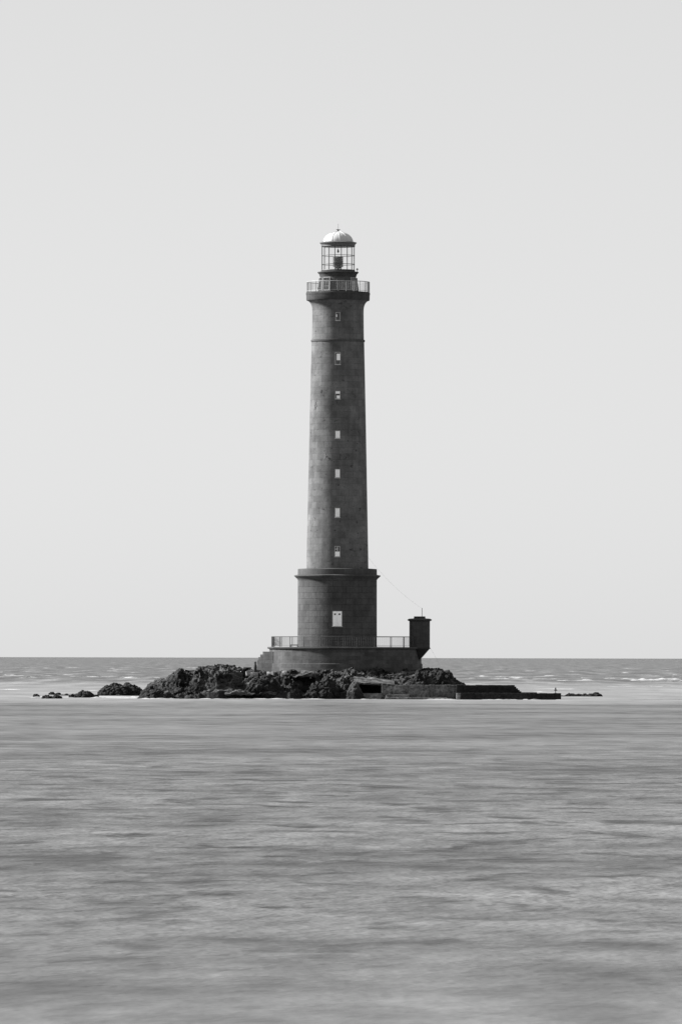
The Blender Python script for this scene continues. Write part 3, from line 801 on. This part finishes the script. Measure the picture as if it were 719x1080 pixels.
for i, (p, q_) in enumerate(((544.2, 724.2), (546, 726), (547.8, 727.7), (549.6, 729.2), (566, 730.2))):
    mb.box(x1 + .002, xJ(p), .4, 3.2, -.6, zJ(q_), .015); x1 = xJ(p)
mb.build('steps', M['wet_wall'], J)
MB().box(xJ(481), xJ(485.2), -1.2, .2, -.6, zJ(731.2), .03).build('landing_block', M['concrete_pale'], J)
# little beacon post on the jetty end
xk, _ = W(585.4, 730, yJ - .6); zk0 = zJ(731.4)
mb = MB().tube((0, 0, 0), (0, 0, .62), .04, 8).lathe([(.05, .28), (.2, .30), (.2, .36), (.07, .42), (.09, .5), (.03, .64)], seg=10).box(-.14, .14, -.14, .14, -.05, .05, .01)
o = mb.build('mooring_bollard', M['interior'], None, loc=(xk, yJ - .7, zk0 + .03)); tag(o, 'small dark bollard standing near the right end of the jetty', 'bollard')

# ================================================================== SEA
# fan of quads around the viewpoint, finer towards it; rows out to the horizon
dist = np.concatenate([[6], np.geomspace(12, 90, 14), np.geomspace(100, 2600, 60), np.geomspace(3000, 90000, 30)])
ang = np.concatenate([np.linspace(-178, -20, 16), np.linspace(-12, 12, 49), np.linspace(20, 178, 16)])
A_, D_ = np.meshgrid(np.radians(ang), dist)
SX, SY = D_ * np.sin(A_), -D0 + D_ * np.cos(A_)
co = np.stack([SX, SY, np.zeros_like(SX)], -1).reshape(-1, 3)
idx = np.arange(co.shape[0]).reshape(len(dist), len(ang))
q = np.stack([idx[:-1, :-1], idx[:-1, 1:], idx[1:, 1:], idx[1:, :-1]], -1).reshape(-1, 4)
me = bpy.data.meshes.new('sea'); me.from_pydata(co.tolist(), [], q.tolist()); me.update()

sm, nt, bs, out = nodes_mat('sea_water')
pos = N(nt, 'ShaderNodeNewGeometry').outputs['Position']
sep = N(nt, 'ShaderNodeSeparateXYZ'); nt.links.new(pos, sep.inputs[0])
Xn, Yn = sep.outputs[0], sep.outputs[1]
def mr(src, a, b, c, d, clamp=True):
    n = N(nt, 'ShaderNodeMapRange'); n.clamp = clamp
    for i, v in enumerate((a, b, c, d)): n.inputs[i + 1].default_value = v
    nt.links.new(src, n.inputs[0]); return n.outputs[0]
# blurred swell: broad, mid and fine streaks
w1 = noise_(nt, mapping(nt, pos, (.42, .17, 1)), 1.0, 4, .6, 0)
w2 = noise_(nt, mapping(nt, pos, (.045, .032, 1)), 1.0, 4, .55, 0)
w3 = noise_(nt, mapping(nt, pos, (1.3, .6, 1)), 1.0, 3, .55, 0)
far = noise_(nt, mapping(nt, pos, (.15, .010, 1)), 1.0, 6, .74)
# tidal race: a rougher band 140-330 m off, smooth water beyond it and near the viewer
rough_band = math_(nt, 'MULTIPLY', mr(Yn, -715, -665, .22, 1), mr(Yn, -540, -350, 1, .12))
rb = math_(nt, 'ADD', rough_band, mr(Yn, 250, 900, 0, .6))
h = math_(nt, 'ADD', math_(nt, 'MULTIPLY', w1, .55), math_(nt, 'MULTIPLY', w2, 1.6))
h = math_(nt, 'ADD', h, math_(nt, 'MULTIPLY', w3, .26))
bp = N(nt, 'ShaderNodeBump'); bp.inputs['Distance'].default_value = .8
nt.links.new(math_(nt, 'MULTIPLY', rb, 1.0), bp.inputs['Strength']); nt.links.new(h, bp.inputs['Height']); nt.links.new(bp.outputs[0], bs.inputs['Normal'])
# churned, aerated water is paler, swirls of it everywhere; wave shading painted over it
tone = math_(nt, 'ADD', math_(nt, 'MULTIPLY', w1, .5), math_(nt, 'MULTIPLY', w2, .5))
base = ramp(nt, tone, [(.36, .01), (.46, .055), (.64, .13)])
farc = ramp(nt, far, [(.40, .02), (.54, .085), (.68, .24)])  # light and dark of the distant chop, painted as base colour
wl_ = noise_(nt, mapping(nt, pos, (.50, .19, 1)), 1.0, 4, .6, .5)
wlt = math_(nt, 'SUBTRACT', 1.0, math_(nt, 'MULTIPLY', ramp(nt, wl_, [(.34, 1), (.48, 0)]), math_(nt, 'MULTIPLY', rough_band, .95)))  # dark wave faces in the race, shading painted into the base colour
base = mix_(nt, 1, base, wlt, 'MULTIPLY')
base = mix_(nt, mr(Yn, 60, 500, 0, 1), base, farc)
# foam wash around the islet, and a paler calm band beyond it
ex = math_(nt, 'DIVIDE', math_(nt, 'SUBTRACT', Xn, X(300)), 34.0)
ey = math_(nt, 'DIVIDE', math_(nt, 'SUBTRACT', Yn, 14.0), 44.0)
dd = math_(nt, 'ADD', math_(nt, 'MULTIPLY', ex, ex), math_(nt, 'MULTIPLY', ey, ey))
fo = noise_(nt, mapping(nt, pos, (.12, .03, 1)), 1.0, 5, .65)
fx = math_(nt, 'DIVIDE', math_(nt, 'SUBTRACT', Xn, X(118)), 6.5)
fy = math_(nt, 'DIVIDE', math_(nt, 'SUBTRACT', Yn, 16.0), 34.0)
d2 = math_(nt, 'ADD', math_(nt, 'MULTIPLY', fx, fx), math_(nt, 'MULTIPLY', fy, fy))
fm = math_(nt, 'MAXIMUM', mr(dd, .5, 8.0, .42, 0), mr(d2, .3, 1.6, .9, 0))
fm = math_(nt, 'MAXIMUM', fm, math_(nt, 'MULTIPLY', mr(Yn, 20, 70, 0, .36), mr(Yn, 330, 620, 1, 0)))  # calm water beyond the islet, base colour made paler
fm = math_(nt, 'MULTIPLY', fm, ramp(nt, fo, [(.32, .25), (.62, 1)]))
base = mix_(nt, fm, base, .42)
nt.links.new(base, bs.inputs['Base Color'])
bs.inputs['Roughness'].default_value = .42; bs.inputs['IOR'].default_value = 1.33; bs.inputs['Specular IOR Level'].default_value = .5
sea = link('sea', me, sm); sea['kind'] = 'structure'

# breaking crests far behind the islet
mb = bmesh.new()
def crest(pxa, pxb, py, hgt, seed):
    d = HC * F / (py + 2.2 - PY0); y = d - D0
    xa, xb = X(pxa, y, py), X(pxb, y, py)
    n = max(12, int((xb - xa) / .35)); rows = []
    for i in range(n + 1):
        u = i / n; x = xa + (xb - xa) * u
        e = math.sin(PI * u) ** .6
        hh = hgt * 1.1 * e * (.1 + .9 * abs(noise.noise(Vector((x * .25, seed, 0)))) + .35 * noise.noise(Vector((x * .9, seed, 3))))
        yy = y + 3 * noise.noise(Vector((x * .07, seed, 9)))
        row = [mb.verts.new((x, yy - 2.2, -.05)), mb.verts.new((x, yy - .9, hh * .55)), mb.verts.new((x, yy, max(hh, .02))), mb.verts.new((x, yy + 1.2, hh * .6)), mb.verts.new((x, yy + 4, -.05))]
        rows.append(row)
    for a, b_ in zip(rows[:-1], rows[1:]):
        for k in range(4):
            f = mb.faces.new((a[k], b_[k], b_[k + 1], a[k + 1])); f.smooth = True
rnd = random.Random(4)
def wash(x0, x1, y, hgt, seed):
    n = max(8, int((x1 - x0) / .15)); rows = []
    for i in range(n + 1):
        u = i / n; x = x0 + (x1 - x0) * u; e = math.sin(PI * u) ** .7
        hh = hgt * e * (.3 + abs(noise.noise(Vector((x * .8, seed, 0)))) + .5 * abs(noise.noise(Vector((x * 3, seed, 3)))))
        rows.append([mb.verts.new((x, y - 1.2, -.03)), mb.verts.new((x, y - .4, hh * .6)), mb.verts.new((x, y, hh)), mb.verts.new((x, y + .7, hh * .7)), mb.verts.new((x, y + 1.5, -.03))])
    for a, b_ in zip(rows[:-1], rows[1:]):
        for k in range(4):
            f = mb.faces.new((a[k], b_[k], b_[k + 1], a[k + 1])); f.smooth = True
for i in range(30):
    p = rnd.uniform(148, 480); wash(X(p), X(p + rnd.uniform(5, 24)), -15.6 - rnd.random() * 2.2, rnd.uniform(.04, .13), rnd.random() * 60)
for i in range(16):
    p = rnd.uniform(28, 150); wash(X(p), X(p + rnd.uniform(6, 20)), rnd.uniform(-8, 16), rnd.uniform(.08, .25), rnd.random() * 60)
for i in range(10):
    p = rnd.uniform(478, 632); wash(X(p), X(p + rnd.uniform(5, 16)), -19.2 if p < 585 else 55, rnd.uniform(.05, .14), rnd.random() * 60)
for a in ((2, 26, 711, .6), (60, 78, 710, .35), (74, 116, 712, .5), (126, 150, 713.4, .55), (0, 22, 726, .28), (92, 104, 727, .2), (560, 590, 713.6, .5), (586, 600, 715, .35), (608, 625, 714.6, .45), (612, 622, 712.3, .3), (664, 700, 714.8, .6), (690, 719, 713.6, .75), (700, 735, 715.6, .5), (515, 548, 713.5, .4), (500, 520, 711, .3), (562, 578, 727, .2), (560, 640, 724, .12), (640, 719, 721, .12), (0, 60, 719, .14)):
    crest(*a, rnd.random() * 50)
for a in ((-8, 14, 712.4, .55), (20, 40, 713.5, .4), (112, 132, 711.8, .4), (650, 672, 713.4, .6), (672, 712, 713.9, .8), (530, 556, 712.2, .45), (636, 650, 712.8, .45)):
    crest(*a, rnd.random() * 50)
for i in range(70):
    p = rnd.uniform(-40, 740); yv = rnd.choice((703, 705, 706.5, 708, 709.5, 711, 713, 717)) + rnd.uniform(-.7, .7); crest(p, p + rnd.uniform(5, 20), yv, rnd.uniform(.12, .3), rnd.random() * 90)
me = bpy.data.meshes.new('sea_foam'); mb.to_mesh(me); mb.free()
fmt, nt, bs, out = nodes_mat('foam')
fpos = N(nt, 'ShaderNodeNewGeometry').outputs['Position']
bs.inputs['Base Color'].default_value = (.36, .36, .36, 1); bs.inputs['Roughness'].default_value = .9
nt.links.new(ramp(nt, noise_(nt, mapping(nt, fpos, (.35, .2, 2.5)), 1.0, 4, .65), [(.34, .0), (.56, .9)]), bs.inputs['Alpha'])
fo_ = link('sea_foam', me, fmt); fo_['kind'] = 'stuff'; fo_['label'] = 'white breaking wave crests on the sea behind the islet'; fo_['category'] = 'foam'

# ================================================================== LIGHT, SKY, CAMERA
SUN_EL, SUN_AZ = 31.0, -110.0     # azimuth from +Y (away from camera) towards +X; the sun stands left and a little behind the tower
SUN_AZ = -90 + 12
az, el = R(SUN_AZ), R(SUN_EL)
sd = Vector((math.sin(az) * math.cos(el), math.cos(az) * math.cos(el), math.sin(el)))
L = bpy.data.lights.new('sun', 'SUN'); L.energy = 5.0; L.angle = R(7.0); L.color = (1, 1, 1)
lo = bpy.data.objects.new('sun', L); COL.objects.link(lo); lo.rotation_euler = sd.to_track_quat('Z', 'Y').to_euler()
wd = bpy.data.worlds.new('World'); SC.world = wd; wd.use_nodes = True
nt = wd.node_tree; bg = nt.nodes['Background']
sky = N(nt, 'ShaderNodeTexSky', sky_type='NISHITA'); sky.sun_disc = False
sky.sun_elevation = el; sky.sun_rotation = az; sky.air_density = 1.0; sky.dust_density = .32; sky.ozone_density = 1.0
bw = N(nt, 'ShaderNodeRGBToBW'); nt.links.new(sky.outputs[0], bw.inputs[0])
cmb = bw.outputs[0]
# thin high haze whitens the whole dome
cmb = mix_(nt, .6, bw.outputs[0], 5.6)
nt.links.new(cmb, bg.inputs[0]); bg.inputs[1].default_value = .05

cam = bpy.data.cameras.new('camera'); co_ = bpy.data.objects.new('camera', cam); COL.objects.link(co_)
cam.sensor_fit = 'AUTO'; cam.sensor_width = 36; cam.lens = 36 * F / 1080
cam.shift_y = (PY0 - 540) / 1080; cam.clip_start = 1; cam.clip_end = 200000
co_.matrix_world = Matrix.Translation((0, -D0, HC)) @ Matrix.Rotation(R(90), 4, 'X') @ Matrix.Rotation(ROLL, 4, 'Z')
SC.camera = co_
SC.view_settings.view_transform = 'Standard'; SC.view_settings.look = 'None'; SC.view_settings.gamma = 1; SC.view_settings.exposure = 1.42
SC.render.film_transparent = False
SC.cycles.max_bounces = 8; SC.cycles.transparent_max_bounces = 16
